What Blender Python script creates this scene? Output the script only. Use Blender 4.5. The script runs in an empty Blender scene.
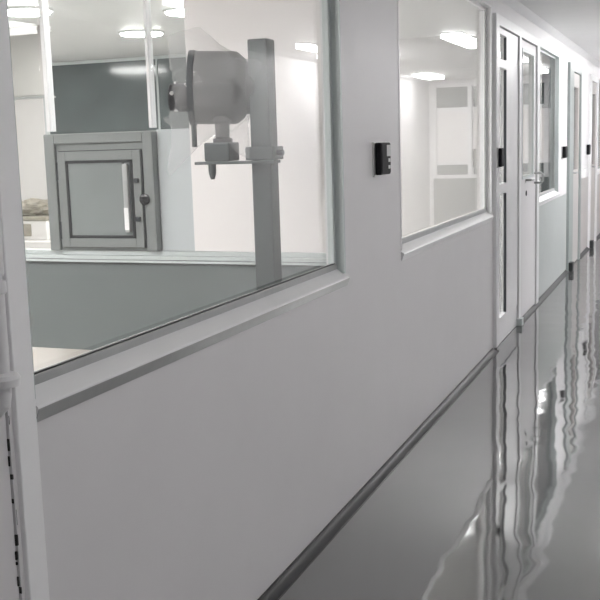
import bpy, bmesh, math, random
from mathutils import Vector, Matrix, noise
random.seed(4)
sc = bpy.context.scene
col = sc.collection

# ------------------------------------------------------------------ materials
def mat(name, color, rough=0.5, metal=0.0, var=0.03, scale=6.0, bump=0.0, bscale=40.0, ior=1.5, emit=None, alpha=1.0):
    m = bpy.data.materials.new(name); m.use_nodes = True
    nt = m.node_tree; b = nt.nodes['Principled BSDF']
    tc = nt.nodes.new('ShaderNodeTexCoord')
    nz = nt.nodes.new('ShaderNodeTexNoise'); nz.inputs['Scale'].default_value = scale; nz.inputs['Detail'].default_value = 4
    nt.links.new(tc.outputs['Object'], nz.inputs['Vector'])
    rp = nt.nodes.new('ShaderNodeValToRGB')
    c = color
    rp.color_ramp.elements[0].position = 0.3; rp.color_ramp.elements[1].position = 0.7
    rp.color_ramp.elements[0].color = (*[max(0, v*(1-var)) for v in c], 1)
    rp.color_ramp.elements[1].color = (*[min(1, v*(1+var)) for v in c], 1)
    nt.links.new(nz.outputs['Fac'], rp.inputs['Fac'])
    nt.links.new(rp.outputs['Color'], b.inputs['Base Color'])
    b.inputs['Roughness'].default_value = rough; b.inputs['Metallic'].default_value = metal
    b.inputs['IOR'].default_value = ior
    if alpha < 1: b.inputs['Alpha'].default_value = alpha
    if bump:
        n2 = nt.nodes.new('ShaderNodeTexNoise'); n2.inputs['Scale'].default_value = bscale; n2.inputs['Detail'].default_value = 2
        nt.links.new(tc.outputs['Object'], n2.inputs['Vector'])
        bp = nt.nodes.new('ShaderNodeBump'); bp.inputs['Strength'].default_value = bump; bp.inputs['Distance'].default_value = 0.01
        nt.links.new(n2.outputs['Fac'], bp.inputs['Height']); nt.links.new(bp.outputs['Normal'], b.inputs['Normal'])
    if emit:
        b.inputs['Emission Color'].default_value = (*emit[0], 1); b.inputs['Emission Strength'].default_value = emit[1]
    return m

def glass_mat(name, tint=(0.98, 0.99, 0.985), ior=1.36, haze=0.0):
    m = bpy.data.materials.new(name); m.use_nodes = True
    nt = m.node_tree; nt.nodes.clear()
    out = nt.nodes.new('ShaderNodeOutputMaterial')
    tr = nt.nodes.new('ShaderNodeBsdfTransparent'); tr.inputs['Color'].default_value = (*tint, 1)
    gl = nt.nodes.new('ShaderNodeBsdfGlossy'); gl.inputs['Roughness'].default_value = 0.0
    tc = nt.nodes.new('ShaderNodeTexCoord'); nz = nt.nodes.new('ShaderNodeTexNoise'); nz.inputs['Scale'].default_value = 2.0
    nt.links.new(tc.outputs['Object'], nz.inputs['Vector'])
    rp = nt.nodes.new('ShaderNodeMapRange'); rp.inputs['To Min'].default_value = 0.0; rp.inputs['To Max'].default_value = 0.006
    nt.links.new(nz.outputs['Fac'], rp.inputs['Value']); nt.links.new(rp.outputs['Result'], gl.inputs['Roughness'])
    fr = nt.nodes.new('ShaderNodeFresnel'); fr.inputs['IOR'].default_value = ior
    geo = nt.nodes.new('ShaderNodeNewGeometry')      # a pane is not refracted, so both faces reflect alike
    mr = nt.nodes.new('ShaderNodeMapRange'); mr.inputs['To Min'].default_value = ior; mr.inputs['To Max'].default_value = 1.0/ior
    nt.links.new(geo.outputs['Backfacing'], mr.inputs['Value']); nt.links.new(mr.outputs['Result'], fr.inputs['IOR'])
    mx = nt.nodes.new('ShaderNodeMixShader')
    nt.links.new(fr.outputs['Fac'], mx.inputs['Fac']); nt.links.new(tr.outputs[0], mx.inputs[1]); nt.links.new(gl.outputs[0], mx.inputs[2])
    last = mx
    if haze:
        df = nt.nodes.new('ShaderNodeBsdfDiffuse'); df.inputs['Color'].default_value = (0.9, 0.9, 0.9, 1)
        m2 = nt.nodes.new('ShaderNodeMixShader'); m2.inputs['Fac'].default_value = haze
        nt.links.new(mx.outputs[0], m2.inputs[1]); nt.links.new(df.outputs[0], m2.inputs[2]); last = m2
    nt.links.new(last.outputs[0], out.inputs['Surface'])
    return m

def floor_mat():
    m = mat('epoxy_floor', (0.085, 0.086, 0.088), rough=0.045, var=0.05, scale=1.3, ior=3.3)
    nt = m.node_tree; b = nt.nodes['Principled BSDF']
    tc = nt.nodes.new('ShaderNodeTexCoord')
    a = nt.nodes.new('ShaderNodeTexNoise'); a.inputs['Scale'].default_value = 1.9; a.inputs['Detail'].default_value = 2.0
    nt.links.new(tc.outputs['Object'], a.inputs['Vector'])
    bp = nt.nodes.new('ShaderNodeBump'); bp.inputs['Strength'].default_value = 0.42; bp.inputs['Distance'].default_value = 0.012
    nt.links.new(a.outputs['Fac'], bp.inputs['Height']); nt.links.new(bp.outputs['Normal'], b.inputs['Normal'])
    return m

M = {}
M['wall'] = mat('white_wall_panel', (0.715, 0.705, 0.717), ior=1.36, rough=0.45, var=0.015, scale=3, bump=0.02, bscale=8)
M['ceil'] = mat('white_ceiling_panel', (0.82, 0.82, 0.815), rough=0.4, var=0.015)
M['white'] = mat('white_frame', (0.78, 0.78, 0.79), rough=0.35, var=0.02)
M['alu'] = mat('grey_aluminium', (0.42, 0.43, 0.43), rough=0.4, metal=0.3, var=0.04, scale=20)
M['teal'] = mat('grey_green_frame', (0.52, 0.56, 0.56), rough=0.4, var=0.03)
M['room'] = mat('cream_room_wall', (0.78, 0.76, 0.75), rough=0.6, var=0.02)
M['panel'] = mat('pale_panel', (0.82, 0.79, 0.78), rough=0.5, var=0.015)
M['lower'] = mat('grey_green_panel', (0.14, 0.157, 0.157), rough=0.45, var=0.03)
M['steel'] = mat('pass_box_steel', (0.225, 0.24, 0.237), rough=0.4, metal=0.2, var=0.04, scale=10)
M['steelb'] = mat('pole_steel', (0.058, 0.068, 0.067), rough=0.45, metal=0.2, var=0.06, scale=14)
M['dark'] = mat('black_rubber', (0.02, 0.022, 0.024), rough=0.5)
M['black'] = mat('black_gloss', (0.012, 0.012, 0.016), rough=0.12)
M['cove'] = mat('dark_grey_cove', (0.035, 0.035, 0.037), rough=0.45, var=0.06)
M['matte'] = mat('black_matte', (0.012, 0.012, 0.014), rough=0.6, ior=1.25)
M['chrome'] = mat('chrome', (0.8, 0.8, 0.8), rough=0.15, metal=1.0)
M['silver'] = mat('silver_plastic', (0.5, 0.5, 0.5), rough=0.3, metal=0.5)
M['motor'] = mat('grey_motor', (0.12, 0.115, 0.12), rough=0.5, var=0.08, scale=12)
M['flange'] = mat('charcoal_flange', (0.035, 0.04, 0.045), rough=0.4)
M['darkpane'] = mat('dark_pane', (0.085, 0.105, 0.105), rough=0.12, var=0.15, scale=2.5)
M['duct'] = mat('grey_duct', (0.46, 0.445, 0.43), rough=0.5, var=0.08, scale=3)
M['cream'] = mat('cream_top', (0.24, 0.21, 0.185), rough=0.3, var=0.08, scale=8)
M['tan'] = mat('tan_cloth', (0.35, 0.32, 0.27), rough=0.9, var=0.2, scale=15)
M['paleglass'] = mat('pale_pane', (0.40, 0.41, 0.405), rough=0.15, var=0.05)
M['infill'] = mat('blue_grey_panel', (0.48, 0.515, 0.525), rough=0.5, var=0.02)
M['roomfloor'] = mat('pale_room_floor', (0.60, 0.59, 0.57), rough=0.3, var=0.04)
M['wallgrey'] = mat('grey_green_wall_panel', (0.44, 0.465, 0.46), rough=0.3, var=0.02)
M['postgrey'] = mat('grey_green_post', (0.27, 0.30, 0.295), rough=0.4, var=0.03)
M['wallbeige'] = mat('beige_grey_wall_panel', (0.47, 0.445, 0.435), rough=0.35, var=0.02)
M['brightwhite'] = mat('bright_white_frame', (0.9, 0.9, 0.91), rough=0.35, var=0.02)
M['label'] = mat('white_label', (0.85, 0.85, 0.85), rough=0.5)
M['passglass'] = mat('grey_pane', (0.22, 0.24, 0.24), rough=0.08, var=0.06, scale=4)
M['stain'] = mat('black_sealant', (0.03, 0.03, 0.03), rough=0.8, var=0.4, scale=30)
M['glass'] = glass_mat('window_glass')
M['pglass'] = glass_mat('partition_glass', (0.97, 0.98, 0.975), 1.3)
M['wrap'] = glass_mat('clear_plastic', (0.96, 0.96, 0.96), 1.2, haze=0.12)
M['led'] = mat('led_diffuser', (0.9, 0.9, 0.9), emit=((1, 1, 0.99), 14.0))
M['led_in'] = mat('round_led', (0.9, 0.9, 0.9), emit=((1.0, 0.985, 0.96), 45.0))
M['led_big'] = mat('wide_led', (0.9, 0.9, 0.9), emit=((1, 0.985, 0.985), 26.0))
M['fill_near'] = mat('near_fill', (0.9, 0.9, 0.9), emit=((1, 0.99, 0.98), 6.0))
M['led_room'] = mat('room_led', (0.9, 0.9, 0.9), emit=((1.0, 0.965, 0.955), 19.0))
M['floor'] = floor_mat()

# ------------------------------------------------------------------ mesh builder
class MB:
    def __init__(s): s.bm = bmesh.new()
    def box(s, x0, x1, y0, y1, z0, z1, bev=0.0):
        r = bmesh.ops.create_cube(s.bm, size=1.0)
        for v in r['verts']:
            v.co = Vector(((x0+x1)/2 + v.co.x*(x1-x0), (y0+y1)/2 + v.co.y*(y1-y0), (z0+z1)/2 + v.co.z*(z1-z0)))
        if bev:
            es = list({e for v in r['verts'] for e in v.link_edges})
            bmesh.ops.bevel(s.bm, geom=es, offset=bev, segments=2, affect='EDGES', profile=0.5)
        return s
    def prism(s, pts, a, b, axis='Y'):
        # pts: profile; Y: (x,z) swept along y; X: (y,z); Z: (x,y)
        def P(p, t): return {'Y': (p[0], t, p[1]), 'X': (t, p[0], p[1]), 'Z': (p[0], p[1], t)}[axis]
        A = [s.bm.verts.new(P(p, a)) for p in pts]; B = [s.bm.verts.new(P(p, b)) for p in pts]
        n = len(pts)
        for i in range(n): s.bm.faces.new((A[i], A[(i+1) % n], B[(i+1) % n], B[i]))
        s.bm.faces.new(A[::-1]); s.bm.faces.new(B)
        return s
    def lathe(s, prof, center, axis, n=32):
        # prof: list of (t along axis, radius)
        ax = Vector(axis).normalized(); u = ax.orthogonal().normalized(); w = ax.cross(u); c = Vector(center)
        rings = []
        for t, r in prof:
            if r < 1e-6: rings.append([s.bm.verts.new(c+ax*t)])
            else: rings.append([s.bm.verts.new(c+ax*t+(u*math.cos(2*math.pi*i/n)+w*math.sin(2*math.pi*i/n))*r) for i in range(n)])
        for a, b in zip(rings, rings[1:]):
            for i in range(n):
                j = (i+1) % n
                if len(a) == 1 and len(b) == 1: continue
                if len(a) == 1: s.bm.faces.new((a[0], b[j], b[i]))
                elif len(b) == 1: s.bm.faces.new((a[i], a[j], b[0]))
                else: s.bm.faces.new((a[i], a[j], b[j], b[i]))
        if len(rings[0]) > 1: s.bm.faces.new(rings[0][::-1])
        if len(rings[-1]) > 1: s.bm.faces.new(rings[-1])
        return s
    def cyl(s, p0, p1, r, n=20):
        p0, p1 = Vector(p0), Vector(p1); L = (p1-p0).length
        b = min(r*0.15, L*0.2)
        return s.lathe([(0, r-b), (b, r), (L-b, r), (L, r-b)], p0, p1-p0, n)
    def tube(s, pts, r, n=12):
        # swept tube through points, round bends
        pts = [Vector(p) for p in pts]; rings = []
        for i, p in enumerate(pts):
            d = (pts[min(i+1, len(pts)-1)]-pts[max(i-1, 0)]).normalized()
            ref = Vector((0, 0, 1)) if abs(d.z) < 0.9 else Vector((1, 0, 0))
            ref = Vector((0.31, 0.77, 0.55)) if True else ref
            u = d.cross(ref).normalized(); w = d.cross(u)
            rings.append([s.bm.verts.new(p+(u*math.cos(2*math.pi*k/n)+w*math.sin(2*math.pi*k/n))*r) for k in range(n)])
        for a, b in zip(rings, rings[1:]):
            for k in range(n): s.bm.faces.new((a[k], a[(k+1) % n], b[(k+1) % n], b[k]))
        s.bm.faces.new(rings[0][::-1]); s.bm.faces.new(rings[-1])
        return s
    def build(s, name, m, parent=None, smooth=False, loc=None):
        bmesh.ops.recalc_face_normals(s.bm, faces=s.bm.faces)
        me = bpy.data.meshes.new(name)
        off = Vector(loc) if loc else None
        if parent is not None: off = parent_origin(parent)
        if off is not None:
            for v in s.bm.verts: v.co -= off
        s.bm.to_mesh(me); s.bm.free()
        if smooth:
            for p in me.polygons: p.use_smooth = True
            try: me.set_sharp_from_angle(angle=math.radians(35))
            except Exception: pass
        me.materials.append(M[m])
        o = bpy.data.objects.new(name, me); col.objects.link(o)
        if parent is not None: o.parent = parent
        elif off is not None: o.location = off
        return o

def parent_origin(p):
    v = Vector((0, 0, 0))
    while p is not None: v += Vector(p.location); p = p.parent
    return v

def thing(name, loc, label, cat, group=None):
    o = bpy.data.objects.new(name, None); o.empty_display_size = 0.1; col.objects.link(o); o.location = loc
    o['label'] = label; o['category'] = cat
    if group: o['group'] = group
    return o

def struct(o): o['kind'] = 'structure'; return o

def wall_y(name, x0, x1, y0, y1, z0, z1, openings, m='wall'):
    b = MB(); y = y0
    for (a, c, lo, hi) in sorted(openings):
        if a > y: b.box(x0, x1, y, a, z0, z1)
        if lo > z0: b.box(x0, x1, a, c, z0, lo)
        if hi < z1: b.box(x0, x1, a, c, hi, z1)
        y = c
    if y1 > y: b.box(x0, x1, y, y1, z0, z1)
    return struct(b.build(name, m))

CEIL = 2.5
W = 2.85          # corridor width
YE = 17.2
XB = -6.6         # back wall of the rooms

# ------------------------------------------------------------------ shell
struct(MB().box(XB-0.1, W+0.1, -3.1, YE+0.1, -0.1, 0.0).build('floor', 'floor'))
struct(MB().box(XB+0.001, -0.082, -2.99, YE-0.001, 0.0, 0.0015).build('floor_room', 'roomfloor'))
struct(MB().box(XB-0.1, W+0.1, -3.1, YE+0.1, CEIL, CEIL+0.1).build('ceiling', 'ceil'))
D1 = (0.70, 1.655, 0, 2.25); W1 = (1.735, 3.83, 0.93, 2.38); W2 = (4.67, 7.02, 0.93, 2.38)
D2 = (7.12, 9.14, 0, 2.30); W3 = (9.27, 10.75, 0.88, 2.30); D3 = (11.55, 12.75, 0, 2.26)
D4 = (14.0, 15.0, 0, 2.26); W4 = (15.35, 16.95, 0.93, 2.30)
wall_y('wall_left', -0.08, 0.0, -3, YE, 0, CEIL, [D1, W1, W2, D2, W3, D3, D4, W4])
RW = [(12.2, 14.8, 0.95, 2.3)]
wall_y('wall_right', W, W+0.1, -3, YE, 0, CEIL, RW)
struct(MB().box(XB, W, YE, YE+0.1, 0, CEIL).build('wall_end', 'wall'))
# glazed screen at the corridor's end (seen mirrored in the windows)
f = MB()
for x in (0.25, 0.88, 1.51, 2.14, 2.75): f.box(x-0.035, x+0.035, YE-0.06, YE-0.001, 0.85, 2.42)
for z in (0.87, 1.10, 2.0, 2.40): f.box(0.285, 2.715, YE-0.055, YE-0.001, z-0.03, z+0.03)
fe = struct(f.build('window_10', 'white'))
for x in (0.25, 0.88, 1.51, 2.14):
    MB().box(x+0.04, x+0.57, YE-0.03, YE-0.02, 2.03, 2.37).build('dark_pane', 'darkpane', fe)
    MB().box(x+0.04, x+0.57, YE-0.03, YE-0.02, 1.13, 1.97).build('pale_pane', 'panel', fe)
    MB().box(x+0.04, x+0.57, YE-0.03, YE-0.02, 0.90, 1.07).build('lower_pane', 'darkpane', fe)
MB().box(0.22, 2.78, YE-0.012, YE-0.001, 0.03, 0.84).build('dado_panel', 'lower', fe)
struct(MB().box(XB, W, -3.1, -3.0, 0, CEIL).build('wall_back', 'wall'))
struct(MB().box(XB-0.1, XB, -3, YE, 0, CEIL).build('wall_rooms', 'room'))

# dark floor coving along the wall foot, broken at the doors
def cove(name, x, sgn, spans):
    b = MB(); r = 0.040
    prof = [(x, 0.0005), (x, 0.026)]
    for i in range(7):
        a = math.pi/2*i/6
        prof.append((x + sgn*(0.004 + r - r*math.cos(a)), 0.004 + 0.022*(1-math.sin(a))))
    prof.append((x + sgn*(r+0.004), 0.0005))
    for a, c in spans: b.prism(prof, a, c)
    return struct(b.build(name, 'cove'))
cove('baseboard_left', 0.0, 1, [(-3, 0.68), (1.67, 7.06), (8.16, 11.5), (12.78, 13.95), (15.05, YE)])
cove('baseboard_right', W, -1, [(-3, YE)])
# ceiling cove
b = MB(); b.prism([(0, CEIL), (0, CEIL-0.05), (0.05, CEIL)], -3, YE); struct(b.build('trim_1', 'white'))
b = MB(); b.prism([(W, CEIL), (W, CEIL-0.05), (W-0.05, CEIL)], -3, YE); struct(b.build('trim_2', 'white'))
# upright panel joint strips on the near wall
struct(MB().box(0, 0.002, 1.742, 1.746, 0.028, 0.925).build('trim_3', 'alu'))

# ------------------------------------------------------------------ windows in the corridor wall
def window(n, y0, y1, z0, z1, frame='white', fw=0.03):
    f = MB()
    for (a, c, lo, hi) in ((y0, y0+fw, z0+0.08, z1), (y1-fw, y1, z0+0.08, z1), (y0+fw, y1-fw, z1-fw, z1)):
        f.box(-0.062, -0.034, a, c, lo, hi, 0.002)
    # thin flush casing inside the reveal
    f.box(-0.034, 0.003, y0, y0+0.012, z0+0.05, z1); f.box(-0.034, 0.003, y1-0.012, y1, z0+0.05, z1)
    f.box(-0.034, 0.003, y0, y1, z1-0.012, z1)
    root = struct(f.build('window_%d' % n, frame))
    MB().prism([(-0.056, z0+0.004), (-0.056, z0+0.089), (-0.034, z0+0.09), (-0.032, z0+0.068)
                , (0.014, z0+0.036), (0.016, z0+0.032), (0.004, z0+0.0), (0.0005, z0), (0.0005, z0+0.004)], y0+0.001, y1+0.004).build('sill', 'white', root)
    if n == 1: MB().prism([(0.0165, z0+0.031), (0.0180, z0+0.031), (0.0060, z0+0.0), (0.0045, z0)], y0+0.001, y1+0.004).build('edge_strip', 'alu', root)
    MB().box(-0.037, -0.030, y0+fw, y1-0.012, z0+0.066, z0+0.0895, 0.002).build('glazing_bead', 'alu', root)
    MB().box(-0.042, -0.033, y0+fw, y1-fw, z0+0.0895, z0+0.0935).build('gasket', 'dark' if n == 1 else 'alu', root)
    g = MB(); g.box(-0.042, -0.033, y1-fw-0.010, y1-fw, z0+0.0935, z1-fw); g.box(-0.042, -0.033, y0+fw, y0+fw+0.006, z0+0.0935, z1-fw)
    g.build('gasket', 'teal' if n == 1 else 'alu', root)
    MB().box(-0.050, -0.044, y0+0.01, y1-0.01, z0+0.085, z1-0.01).build('pane', 'glass', root)
    return root
window(1, *W1, frame='teal'); window(2, *W2); window(3, *W3, frame='teal'); window(4, *W4)
struct(MB().box(0.0, 0.004, 9.21, 11.48, 0.03, 0.874).build('wall_lower_panel', 'wallgrey'))
b = MB(); b.box(0.0, 0.004, 12.79, 13.95, 0.03, 0.96); b.box(0.0, 0.004, 15.05, YE-0.06, 0.03, 0.925); struct(b.build('wall_lower_panel_2', 'wallbeige'))
# corridor side opposite: glazed openings
for i, (a, c, lo, hi) in enumerate(RW):
    f = MB()
    for q in ((a, a+0.04, lo, hi), (c-0.04, c, lo, hi), (a, c, lo, lo+0.05), (a, c, hi-0.04, hi)):
        f.box(W-0.006, W+0.06, q[0], q[1], q[2], q[3])
    r = struct(f.build('window_%d' % (6+i), 'white'))
    MB().box(W+0.03, W+0.036, a+0.03, c-0.03, lo+0.04, hi-0.03).build('pane', 'paleglass', r)

# ------------------------------------------------------------------ doors
def lever(parent, y, z, side=1, name='lever_handle'):
    h = MB(); h.cyl((0.0, y, z), (0.012, y, z), 0.026, 20); h.cyl((0.01, y, z), (0.055, y, z), 0.010, 12)
    h.tube([(0.05, y, z), (0.055, y+side*0.02, z), (0.056, y+side*0.12, z)], 0.010)
    return h.build(name, 'alu', parent, True)

# door_1: near door, only its jamb post and the joint beside it stand in view
f = MB(); f.box(-0.082, 0.012, 1.668, 1.7345, 0.001, 2.25, 0.003); f.box(-0.082, 0.012, 0.70, 0.76, 0.001, 2.25, 0.003); f.box(-0.082, 0.012, 0.76, 1.668, 2.19, 2.25, 0.003)
d1 = struct(f.build('door_1', 'brightwhite'))
MB().box(-0.05, -0.004, 0.765, 1.652, 0.008, 2.185, 0.002).build('leaf', 'wall', d1)
s = MB(); rnd = random.Random(7); z = 0.58
while z < 0.95:
    L = rnd.uniform(0.006, 0.035); w_ = rnd.uniform(0.0015, 0.006)
    y_ = 1.655+rnd.uniform(-0.006, 0.004)
    s.box(-0.006, 0.0005, y_-w_/2, y_+w_/2, z, z+L, 0.001); z += L+rnd.uniform(0.0, 0.05)
s.build('sealant', 'stain', d1)

# door_2: a narrow leaf and a wider glazed leaf side by side
f = MB()
for a, c in ((7.08, 7.20), (8.08, 8.17), (9.06, 9.20)): f.box(-0.085, 0.025, a, c, 0.02, 2.34, 0.004)
f.box(-0.085, 0.0245, 7.20, 9.06, 2.27, 2.34, 0.004)
d2 = struct(f.build('door_2', 'white'))
lf = MB()     # narrow leaf: stiles and rails round three lights
for q in ((7.205, 7.25, 0.17, 2.262), (7.55, 8.075, 0.17, 2.262), (7.25, 7.55, 0.17, 0.20), (7.25, 7.55, 1.10, 1.17), (7.25, 7.55, 1.99, 2.05), (7.25, 7.55, 2.22, 2.262)):
    lf.box(-0.035, 0.012, *q, 0.002)
l1 = lf.build('leaf', 'white', d2)
g = MB()
for q in ((0.205, 1.095), (1.175, 1.985), (2.055, 2.215)): g.box(-0.007, 0.0135, 7.542, 7.552, *q)
g.build('gasket', 'flange', l1)
MB().box(-0.014, -0.008, 7.24, 7.56, 0.19, 2.23).build('pane', 'glass', l1)
MB().box(-0.02, 0.006, 7.205, 8.075, 0.004, 0.165).build('kick_plate', 'white', d2)
lf = MB()
for q in ((8.175, 8.30, 0.03, 2.262), (8.93, 9.055, 0.03, 2.262), (8.30, 8.93, 0.03, 1.16), (8.30, 8.93, 2.2, 2.262)):
    lf.box(-0.035, 0.010, *q, 0.002)
l2 = lf.build('leaf', 'wall', d2)
MB().box(-0.014, -0.008, 8.29, 8.94, 1.15, 2.21).build('pane', 'glass', l2)
g = MB()
for q in ((8.30, 8.325, 1.16, 2.2), (8.905, 8.93, 1.16, 2.2), (8.325, 8.905, 2.175, 2.2), (8.325, 8.905, 1.16, 1.185)): g.box(-0.006, 0.0135, *q)
g.build('glazing_frame', 'teal', l2)
lever(l2, 8.50, 1.15, 1)
MB().cyl((0.008, 8.52, 1.04), (0.016, 8.52, 1.04), 0.022).build('keyhole', 'dark', l2)
k = MB(); k.tube([(0.01, 8.98, 1.19), (0.07, 8.98, 1.19), (0.085, 8.98, 1.175), (0.085, 8.98, 1.12), (0.07, 8.98, 1.105), (0.01, 8.98, 1.105)], 0.010)
k.build('pull_handle', 'alu', l2, True)
MB().box(0.0, 0.05, 8.07, 8.16, 0.001, 0.06, 0.004).build('floor_bracket', 'teal', d2)

def door(n, y0, y1, zt, post, frame='teal', glazed=(1.1, 2.05), leafm='wall'):
    f = MB(); f.box(-0.085, 0.03, y0-0.04, y0+post, 0.001, zt+0.03, 0.004); f.box(-0.085, 0.03, y1-0.08, y1+0.03, 0.001, zt+0.03, 0.004)
    f.box(-0.085, 0.0295, y0+post, y1-0.08, zt-0.05, zt+0.03, 0.004)
    r = struct(f.build('door_%d' % n, frame))
    a, c = y0+post+0.005, y1-0.085; l = MB(); st = 0.1
    for q in ((a, a+st, 0.012, zt-0.055), (c-st, c, 0.012, zt-0.055), (a+st, c-st, 0.012, glazed[0]), (a+st, c-st, glazed[1], zt-0.055)): l.box(-0.04, 0.008, *q, 0.002)
    lo = l.build('leaf', leafm, r)
    MB().box(-0.018, -0.012, a+st-0.01, c-st+0.01, glazed[0]-0.01, glazed[1]+0.01).build('pane', 'glass', lo)
    lever(lo, a+0.06, 1.08, 1)
    MB().box(0.03, 0.075, y0-0.03, y0+0.09, 0.001, 0.10, 0.004).build('floor_bracket', 'dark', r)
    return r
door(3, *D3[:2], 2.26, 0.35, 'postgrey', leafm='wallbeige'); door(4, *D4[:2], 2.26, 0.10, 'white', leafm='wallbeige')

# ------------------------------------------------------------------ partition across the room, seen through window_1
PY = 4.40
low = MB(); low.box(XB, -0.082, PY, PY+0.06, 0.002, 0.95); struct(low.build('wall_partition', 'lower'))
b = MB(); b.box(XB, -0.082, PY-0.018, PY+0.06, 0.952, 0.972, 0.003); b.box(XB, -0.082, PY-0.006, PY+0.06, 0.973, 0.995, 0.002); struct(b.build('trim_5', 'teal'))
b = MB(); b.box(XB, -0.082, PY-0.024, PY-0.0185, 0.938, 0.950, 0.002); struct(b.build('trim_6', 'teal'))
struct(MB().box(-0.968, -0.082, PY+0.005, PY+0.055, 0.996, CEIL-0.002).build('wall_panel', 'panel'))
f = MB(); f.box(-1.776, -1.754, PY, PY+0.05, 1.60, CEIL-0.002); f.box(-1.184, -1.170, PY, PY+0.05, 1.60, CEIL-0.002); f.box(-3.4, -3.36, PY, PY+0.05, 0.996, CEIL-0.002)
pw = struct(f.build('window_11', 'white'))
for a, c, lo in ((-3.36, -1.81, 0.996), (-1.752, -1.186, 1.60), (-1.166, -0.97, 1.60), (-6.59, -3.4, 0.996)):
    MB().box(a, c, PY+0.02, PY+0.026, lo, CEIL-0.003).build('pane', 'pglass', pw)
MB().box(-1.15, -0.97, PY+0.01, PY+0.05, 0.997, 1.590).build('infill_panel', 'infill', pw)

# pass-through hatch built into the partition
pb = thing('pass_box', (-1.425, PY, 0.98), 'grey steel pass-through hatch with a small glazed door in the partition behind the near window', 'pass box')
b = MB()
x0, x1, z0, z1, yf = -1.775, -1.153, 0.997, 1.585, 4.362
b.box(x0, x1, yf+0.02, PY+0.055, z0, z1, 0.004)
for q in ((x0, x0+0.06, z0, z1), (x1-0.055, x1, z0, z1), (x0+0.06, x1-0.055, z1-0.05, z1)): b.box(q[0], q[1], yf, yf+0.022, q[2], q[3], 0.005)
b.build('body', 'steel', pb)
f = MB(); dx0, dx1, dz0, dz1 = -1.698, -1.222, 1.016, 1.496; gx0, gx1, gz0, gz1 = -1.652, -1.266, 1.062, 1.450
MB().box(dx0-0.003, dx1+0.003, yf+0.016, yf+0.0205, dz0-0.004, dz1+0.004).build('door_seal', 'dark', pb)
for q in ((dx0, gx0, dz0, dz1), (gx1, dx1, dz0, dz1), (gx0, gx1, dz0, gz0), (gx0, gx1, gz1, dz1)): f.box(q[0], q[1], yf-0.002, yf+0.0155, q[2], q[3], 0.002)
dr = f.build('door', 'steel', pb)
g = MB(); t = 0.014
for q in ((gx0, gx0+t, gz0, gz1), (gx1-t, gx1, gz0, gz1), (gx0, gx1, gz0, gz0+t), (gx0, gx1, gz1-t, gz1)): g.box(q[0], q[1], yf-0.005, yf+0.008, q[2], q[3])
g.box(-1.324, -1.316, yf-0.004, yf+0.0055, gz0+0.04, gz1-t)
g.build('gasket', 'dark', dr)
MB().box(gx0+0.003, gx1-0.003, yf+0.001, yf+0.005, gz0+0.003, gz1-0.003).build('pane', 'passglass', dr)
hb = MB(); hb.box(-1.314, -1.286, yf-0.026, yf-0.001, gz0+0.03, gz1-0.02, 0.006); hb.build('grip', 'alu', dr)
MB().box(-1.312, -1.288, yf-0.028, yf-0.0262, 1.105, 1.215, 0.001).build('tag', 'label', dr)
MB().lathe([(0, .022), (.012, .022), (.014, .028), (.03, .027), (.034, .02)], (-1.206, yf+0.02, 1.254), (0, -1, 0), 24).build('knob', 'black', pb, True)
for z in (1.346, 1.158): MB().box(-1.258, -1.232, yf-0.016, yf-0.002, z-0.012, z+0.012, 0.004).build('latch', 'flange', dr)
for z in (1.40, 1.10): MB().cyl((-1.703, yf+0.006, z-0.045), (-1.703, yf+0.006, z+0.045), 0.009, 12).build('hinge', 'flange', pb)

# machine stand: steel post with a bracket carrying a wrapped motor head
ms = thing('motor_stand', (-0.32, 3.8, 0.0), 'dark steel post with bracket carrying a plastic-wrapped drum motor, behind the near window', 'machine stand')
b = MB(); b.box(-0.364, -0.279, 3.758, 3.842, 0.012, 1.915, 0.006); b.build('post', 'steelb', ms)
MB().box(-0.47, -0.17, 3.65, 3.95, 0.0, 0.012, 0.003).build('base_plate', 'steelb', ms)
MB().box(-0.59, -0.235, 3.70, 3.756, 1.428, 1.440, 0.002).build('bracket_plate', 'steelb', ms)
c = MB(); c.box(-0.382, -0.262, 3.742, 3.858, 1.441, 1.494, 0.004); cl = c.build('clamp', 'steelb', ms)
MB().cyl((-0.262, 3.79, 1.468), (-0.235, 3.79, 1.468), 0.012, 12).build('bolt', 'flange', cl)
MB().box(-0.545, -0.432, 3.70, 3.80, 1.4405, 1.515, 0.006).build('mount_block', 'steelb', ms)
n = MB(); n.lathe([(0, .04), (.015, .04), (.02, .028), (.075, .030), (.085, .042), (.11, .045)], (-0.487, 3.76, 1.515), (0, 0, 1), 24); n.build('neck', 'motor', ms, True)
MB().cyl((-0.605, 3.74, 1.50), (-0.605, 3.74, 1.60), 0.011, 12).build('rod', 'steelb', ms, True)
MB().lathe([(0, .016), (.035, .015), (.06, .008)], (-0.53, 3.74, 1.428), (0, 0, -1), 16).build('foot_stub', 'steelb', ms, True)
cx = Vector((0, 3.80, 1.74))
m_ = MB(); m_.lathe([(0, .146), (.155, .146), (.17, .143), (.20, .118), (.205, .105), (.275, .10), (.285, .085)], (-0.600, 3.766, 1.738), (0.93, 0.36, -0.03), 40)
mo = m_.build('motor_drum', 'motor', ms, True)
fl = MB(); fl.lathe([(0, .10), (.004, .15), (.026, .152), (.03, .147)], (-0.626, 3.756, 1.738), (0.93, 0.36, -0.03), 40); fo = fl.build('flange', 'flange', ms, True)
A = Vector((0.93, 0.36, -0.03)).normalized(); U = Vector((-0.36, 0.93, 0)).normalized(); H0 = Vector((-0.626, 3.756, 1.70)) - A*0.085
h_ = MB(); h_.lathe([(0, .045), (.006, .055), (.08, .058), (.086, .06)], H0, A, 28); ho = h_.build('hub', 'matte', ms, True)
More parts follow.
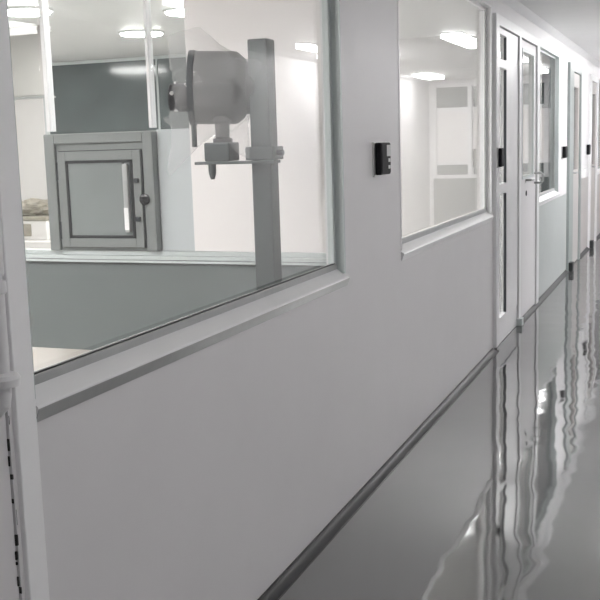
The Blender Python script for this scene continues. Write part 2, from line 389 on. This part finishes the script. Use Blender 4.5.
for a in range(5):
    t = 2*math.pi*a/5+0.4
    p = H0 + A*(0.02+0.012*(a % 2)) + (U*math.cos(t)+Vector((0, 0, 1))*math.sin(t))*0.052
    MB().cyl(p, p+(U*math.cos(t)+Vector((0, 0, 1))*math.sin(t))*0.012, 0.009, 10).build('bolt', 'chrome', ho, True)
# loose plastic bag round the drum
bm = bmesh.new(); bmesh.ops.create_icosphere(bm, subdivisions=4, radius=1.0)
tips = [(Vector((-0.92, -0.3, -0.32)).normalized(), 0.08), (Vector((-0.45, -0.3, -0.95)).normalized(), 0.13), (Vector((-0.10, -0.2, 1)).normalized(), 0.05), (Vector((0.60, -0.3, -0.9)).normalized(), 0.10), (Vector((-0.55, -.2, .8)).normalized(), 0.06), (Vector((0.9, -0.2, 0.35)).normalized(), 0.05)]
for v in bm.verts:
    d = v.co.normalized(); r = 1.0
    p = Vector((d.x*0.185, d.y*0.175, d.z*0.175))
    for tdir, amt in tips:
        k_ = max(0, d.dot(tdir)); p += tdir*amt*1.7*k_**26
    n_ = noise.noise(d*3.0)*0.012 + noise.noise(d*8.0)*0.007
    v.co = Vector((-0.545, 3.80, 1.725)) + p + d*n_
bmesh.ops.delete(bm, geom=[v for v in bm.verts if (v.co-Vector((-0.545, 3.80, 1.715))).normalized().dot(-A) > 0.88+0.05*noise.noise(v.co*20)], context='VERTS')
b = MB(); b.bm.free(); b.bm = bm; b.build('plastic_wrap', 'wrap', ms, False)

# ------------------------------------------------------------------ room beyond the partition
struct(MB().box(XB, -0.082, 10.0, 10.1, 0, CEIL).build('wall_far', 'room'))
struct(MB().box(XB, -0.082, 13.2, 13.3, 0, CEIL).build('wall_far_2', 'room'))
f = MB()
for q in ((-5.68, -5.62, 1.55, 2.495), (-3.0, -2.94, 1.55, 2.495), (-5.62, -3.0, 1.55, 1.59), (-4.2, -4.18, 1.59, 2.46), (-5.62, -3.0, 2.46, 2.495)): f.box(q[0], q[1], 9.96, 9.998, q[2], q[3])
fw = struct(f.build('window_12', 'teal'))
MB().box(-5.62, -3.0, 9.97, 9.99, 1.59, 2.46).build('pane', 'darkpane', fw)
# added bands behind window_3 imitating the mirrored end screen: dark upper, pale lower, grey dado
f = MB()
for q in ((-1.6, -0.09, 1.80, 1.85), (-1.6, -0.09, 1.18, 1.22), (-1.6, -1.55, 1.22, 2.35), (-0.14, -0.09, 1.22, 2.35), (-0.62, -0.57, 1.22, 1.80), (-1.6, -0.09, 2.35, 2.40)): f.box(q[0], q[1], 13.15, 13.199, q[2], q[3])
f3 = struct(f.build('window_13', 'white'))
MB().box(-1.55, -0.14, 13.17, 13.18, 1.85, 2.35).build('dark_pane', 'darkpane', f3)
MB().box(-1.55, -0.14, 13.17, 13.18, 1.22, 1.80).build('pale_pane', 'panel', f3)
struct(MB().box(-1.7, -0.083, 13.18, 13.199, 0.002, 1.175).build('mirror_dado', 'lower'))
dt = thing('duct_box', (-3.9, 7.2, 1.94), 'grey-brown ventilation duct box hanging under the ceiling at the upper left, beyond the partition', 'duct')
MB().box(-4.9, -3.58, 7.0, 7.1, 1.945, 2.498, 0.01).build('casing', 'duct', dt)
b = MB(); b.box(-4.92, -3.56, 6.985, 7.115, 1.93, 1.944, 0.004); b.build('lower_flange', 'alu', dt)
b = MB(); b.box(-3.579, -3.55, 6.99, 7.03, 1.94, 2.497); b.build('corner_post', 'white', dt)
tb = thing('workbench', (-4.6, 8.2, 0), 'white workbench against the far left of the room beyond the partition', 'workbench')
MB().box(-5.6, -3.95, 7.8, 8.7, 0.62, 0.68, 0.006).build('worktop', 'panel', tb)
for x in (-5.5, -4.05):
    for y in (7.9, 8.6): MB().box(x-0.03, x+0.03, y-0.03, y+0.03, 0, 0.62).build('leg', 'alu', tb)
cr = thing('carton', (-4.6, 8.1, 0.68), 'white carton with a dark slot on the workbench beyond the partition, left of the hatch', 'carton')
b = MB(); b.box(-4.75, -4.33, 7.95, 8.3, 0.681, 0.86, 0.01); b.build('body', 'panel', cr)
b = MB(); b.box(-4.76, -4.32, 7.94, 8.31, 0.862, 0.9, 0.01); b.build('lid', 'tan', cr)
MB().box(-4.64, -4.50, 7.944, 7.9495, 0.715, 0.83).build('slot', 'tan', cr)
bm = bmesh.new(); bmesh.ops.create_icosphere(bm, subdivisions=4, radius=1.0)
for v in bm.verts:
    d = v.co.normalized(); k_ = 1+0.35*noise.noise(d*2.3)+0.2*noise.noise(d*5)
    v.co = Vector((d.x*0.21*k_, d.y*0.13*k_, max(-0.06, d.z*0.09*k_)))
    v.co += Vector((-4.55, 8.12, 0.965))
b = MB(); b.bm.free(); b.bm = bm; o = b.build('crumpled_sack', 'tan', None, True, loc=(-4.55, 8.12, 0.905)); o['label'] = 'tan crumpled sack lying on top of the white carton beyond the partition'; o['category'] = 'sack'
# cream worktable just behind the near window's lower left corner
wt = thing('worktable', (-1.4, 2.6, 0), 'cream-topped worktable just inside the near window at its lower left corner', 'table')
MB().box(-2.2, -0.62, 2.15, 2.95, 0.78, 0.815, 0.01).build('tabletop', 'cream', wt)
for x in (-2.1, -0.72):
    for y in (2.25, 2.85): MB().box(x-0.025, x+0.025, y-0.025, y+0.025, 0, 0.78).build('leg', 'alu', wt)

# ------------------------------------------------------------------ small things on the corridor wall
def reader(name, y0, y1, z0, z1, label, x=0.0, d=0.03, plate=True):
    t = thing(name, (x, (y0+y1)/2, z0), label, 'control panel')
    MB().box(x-0.001, x+0.008, y0-0.015, y1+0.01, z0-0.008, z1+0.004, 0.002).build('back_plate', 'silver', t)
    MB().box(x+0.0085, x+d, y0, y1, z0, z1, 0.005).build('housing', 'matte', t)
    MB().box(x+d+0.0003, x+d+0.003, y0+0.008, y1-0.008, z0+0.008, z1-0.006, 0.001).build('screen', 'matte', t)
    return t
r = reader('control_panel', 4.245, 4.395, 1.355, 1.495, 'black control panel on a silver back plate on the wall between the first two windows', d=0.035)
for j in range(2):
    MB().box(0.0385, 0.0405, 4.345, 4.375, 1.38+j*0.03, 1.395+j*0.03, 0.0008).build('button', 'silver', r)
MB().box(0.0383, 0.0396, 4.325, 4.383, 1.435, 1.484, 0.0005).build('display', 'alu', r)
reader('control_panel', 7.10, 7.19, 1.30, 1.43, 'slim black control panel on the post of the nearest glazed double door', x=0.025)
reader('control_panel', 11.02, 11.20, 1.27, 1.39, 'small black control panel on the wall just past the third window', x=0.0, d=0.04)
reader('control_panel', 13.62, 13.80, 1.25, 1.38, 'farthest small black control panel on the bright wall near the right edge', x=0.0, d=0.04)
o = MB().box(0.0005, 0.05, 13.0, 13.2, 0.98, 1.09, 0.006).build('socket_box', 'label', None, loc=(0, 13.1, 0.98)); o['label'] = 'small white socket box on the wall beyond the grey-green door'; o['category'] = 'socket'

# enclosure with a conduit by the near door (left edge)
jb = thing('wall_enclosure', (0.02, 1.55, 1.25), 'tall white wall enclosure with a conduit running down, at the far left edge', 'enclosure')
MB().box(-0.0035, 0.06, 1.25, 1.605, 1.262, 2.1, 0.008).build('body', 'white', jb)
MB().box(0.0605, 0.066, 1.27, 1.59, 1.28, 2.08, 0.003).build('cover', 'white', jb)
c = MB(); c.tube([(0.045, 1.588, 1.264), (0.045, 1.592, 1.23), (0.045, 1.592, 1.03), (0.043, 1.590, 1.01), (0.03, 1.585, 0.995), (-0.003, 1.575, 0.99)], 0.014, 16); cd = c.build('conduit', 'white', jb, True)
MB().lathe([(0, .016), (.004, .019), (.022, .019), (.026, .0165)], (0.045, 1.592, 1.205+0.025), (0, 0, 1), 20).build('collar', 'white', cd, True)
MB().lathe([(0, .018), (.003, .031), (.018, .033), (.026, .028), (.03, .013)], (0.045, 1.592, 1.045), (0, 0, 1), 24).build('coupling', 'white', cd, True)

# ------------------------------------------------------------------ ceiling lights
def led(x, y, mat_, label, group=None, w=0.27, L=1.2):
    t = thing('ceiling_light', (x, y, CEIL), label, 'ceiling light', group)
    f = MB()
    for q in ((x-w/2-.015, x-w/2, y-L/2-.015, y+L/2+.015), (x+w/2, x+w/2+.015, y-L/2-.015, y+L/2+.015), (x-w/2, x+w/2, y-L/2-.015, y-L/2), (x-w/2, x+w/2, y+L/2, y+L/2+.015)):
        f.box(*q, CEIL-0.012, CEIL-0.0005)
    f.build('frame', 'white', t); MB().box(x-w/2, x+w/2, y-L/2, y+L/2, CEIL-0.055, CEIL-0.001, 0.006).build('diffuser', mat_, t)
    return t
G1 = 'long lights on the corridor ceiling, near row'
for y in (10.3, 12.8, 15.3):
    led(0.78, y, 'led', 'long white ceiling light of the corridor, out of frame, mirrored in glass and floor', G1, 0.18, 1.25)
for y in (10.0,):
    led(2.3, y, 'led', 'long white ceiling light along the opposite corridor side, mirrored small in the near window', None, 0.12, 0.6)
led(2.3, 11.5, 'led_big', 'wide bright fill light added opposite the third window, out of frame', None, 0.6, 1.1)  # extra light, no known fixture: brightens the lower corridor wall
led(2.45, 15.6, 'led_big', 'wide bright ceiling light near the glazed corridor end, out of frame', None, 0.26, 0.9)
G4 = 'dimmer fill lights added above the near end of the corridor'
for y in (-0.5, 2.2, 4.9):  # unseen fill added to brighten the near wall
    led(2.1, y, 'fill_near', 'long dim fill light added above the near end of the corridor, out of frame', G4)
for i, (x, y, lb) in enumerate(((-3.17, 6.23, 'large round ceiling light at the upper left corner of the near window'), (-3.2, 7.93, 'round ceiling light above the dark far pane, in the middle'), (-2.2, 6.9, 'round ceiling light just above the wrapped motor, rightmost of the three'))):
    t = thing('ceiling_light', (x, y, CEIL), lb, 'ceiling light')
    MB().lathe([(0, .20), (.014, .20), (.018, .18)], (x, y, CEIL-0.0005), (0, 0, -1), 32).build('rim', 'white', t, True)
    MB().lathe([(0, .178), (.006, .176), (.012, .12), (.014, 0)], (x, y, CEIL-0.019), (0, 0, -1), 32).build('diffuser', 'led_in', t, True)
G3 = 'square lights of the near room'
for x, y in ((-1.6, 2.2), (-4.0, 2.2)):
    led(x, y, 'led_room', 'square ceiling light inside the near room, out of frame', G3, 0.9, 0.9)
led(-1.3, 5.6, 'led_room', 'square fill light added in the room behind the second window', None, 0.9, 0.9)  # added to brighten the room seen through window_2
led(-5.2, 8.6, 'led_room', 'square fill light added in the far left of the room beyond the partition', None, 0.5, 0.5)  # also added, lifts the left side of the room beyond the partition
led(-1.8, 11.6, 'led_room', 'square ceiling light in the room behind the third window', None, 0.4, 0.4)

# ------------------------------------------------------------------ world, camera
w = bpy.data.worlds.new('world'); sc.world = w; w.use_nodes = True
w.node_tree.nodes['Background'].inputs[0].default_value = (0.8, 0.85, 0.9, 1); w.node_tree.nodes['Background'].inputs[1].default_value = 0.05
R = ((0.93278851, 0.35918572, -0.02985313), (0.02736816, -0.15317485, -0.98782005), (-0.35938361, 0.92061017, -0.15270999))
cam = bpy.data.cameras.new('camera'); co = bpy.data.objects.new('camera', cam); col.objects.link(co)
cam.sensor_width = 36; cam.lens = 1009.89*36/600; cam.clip_start = 0.02; cam.clip_end = 100
rt, dn, fw_ = (Vector(v) for v in R)
mt = Matrix((rt, -dn, -fw_)).transposed().to_4x4(); mt.translation = Vector((1.29587, 0, 1.5)); co.matrix_world = mt
sc.camera = co
sc.view_settings.view_transform = 'Standard'; sc.view_settings.look = 'None'; sc.view_settings.gamma = 1; sc.view_settings.use_curve_mapping = False
sc.view_settings.exposure = 0.66
sc.cycles.use_denoising = True; sc.cycles.denoising_input_passes = 'RGB_ALBEDO_NORMAL'; sc.cycles.max_bounces = 14; sc.cycles.diffuse_bounces = 6; sc.cycles.glossy_bounces = 8; sc.cycles.transparent_max_bounces = 24
sc.cycles.sample_clamp_indirect = 8; sc.cycles.caustics_reflective = True
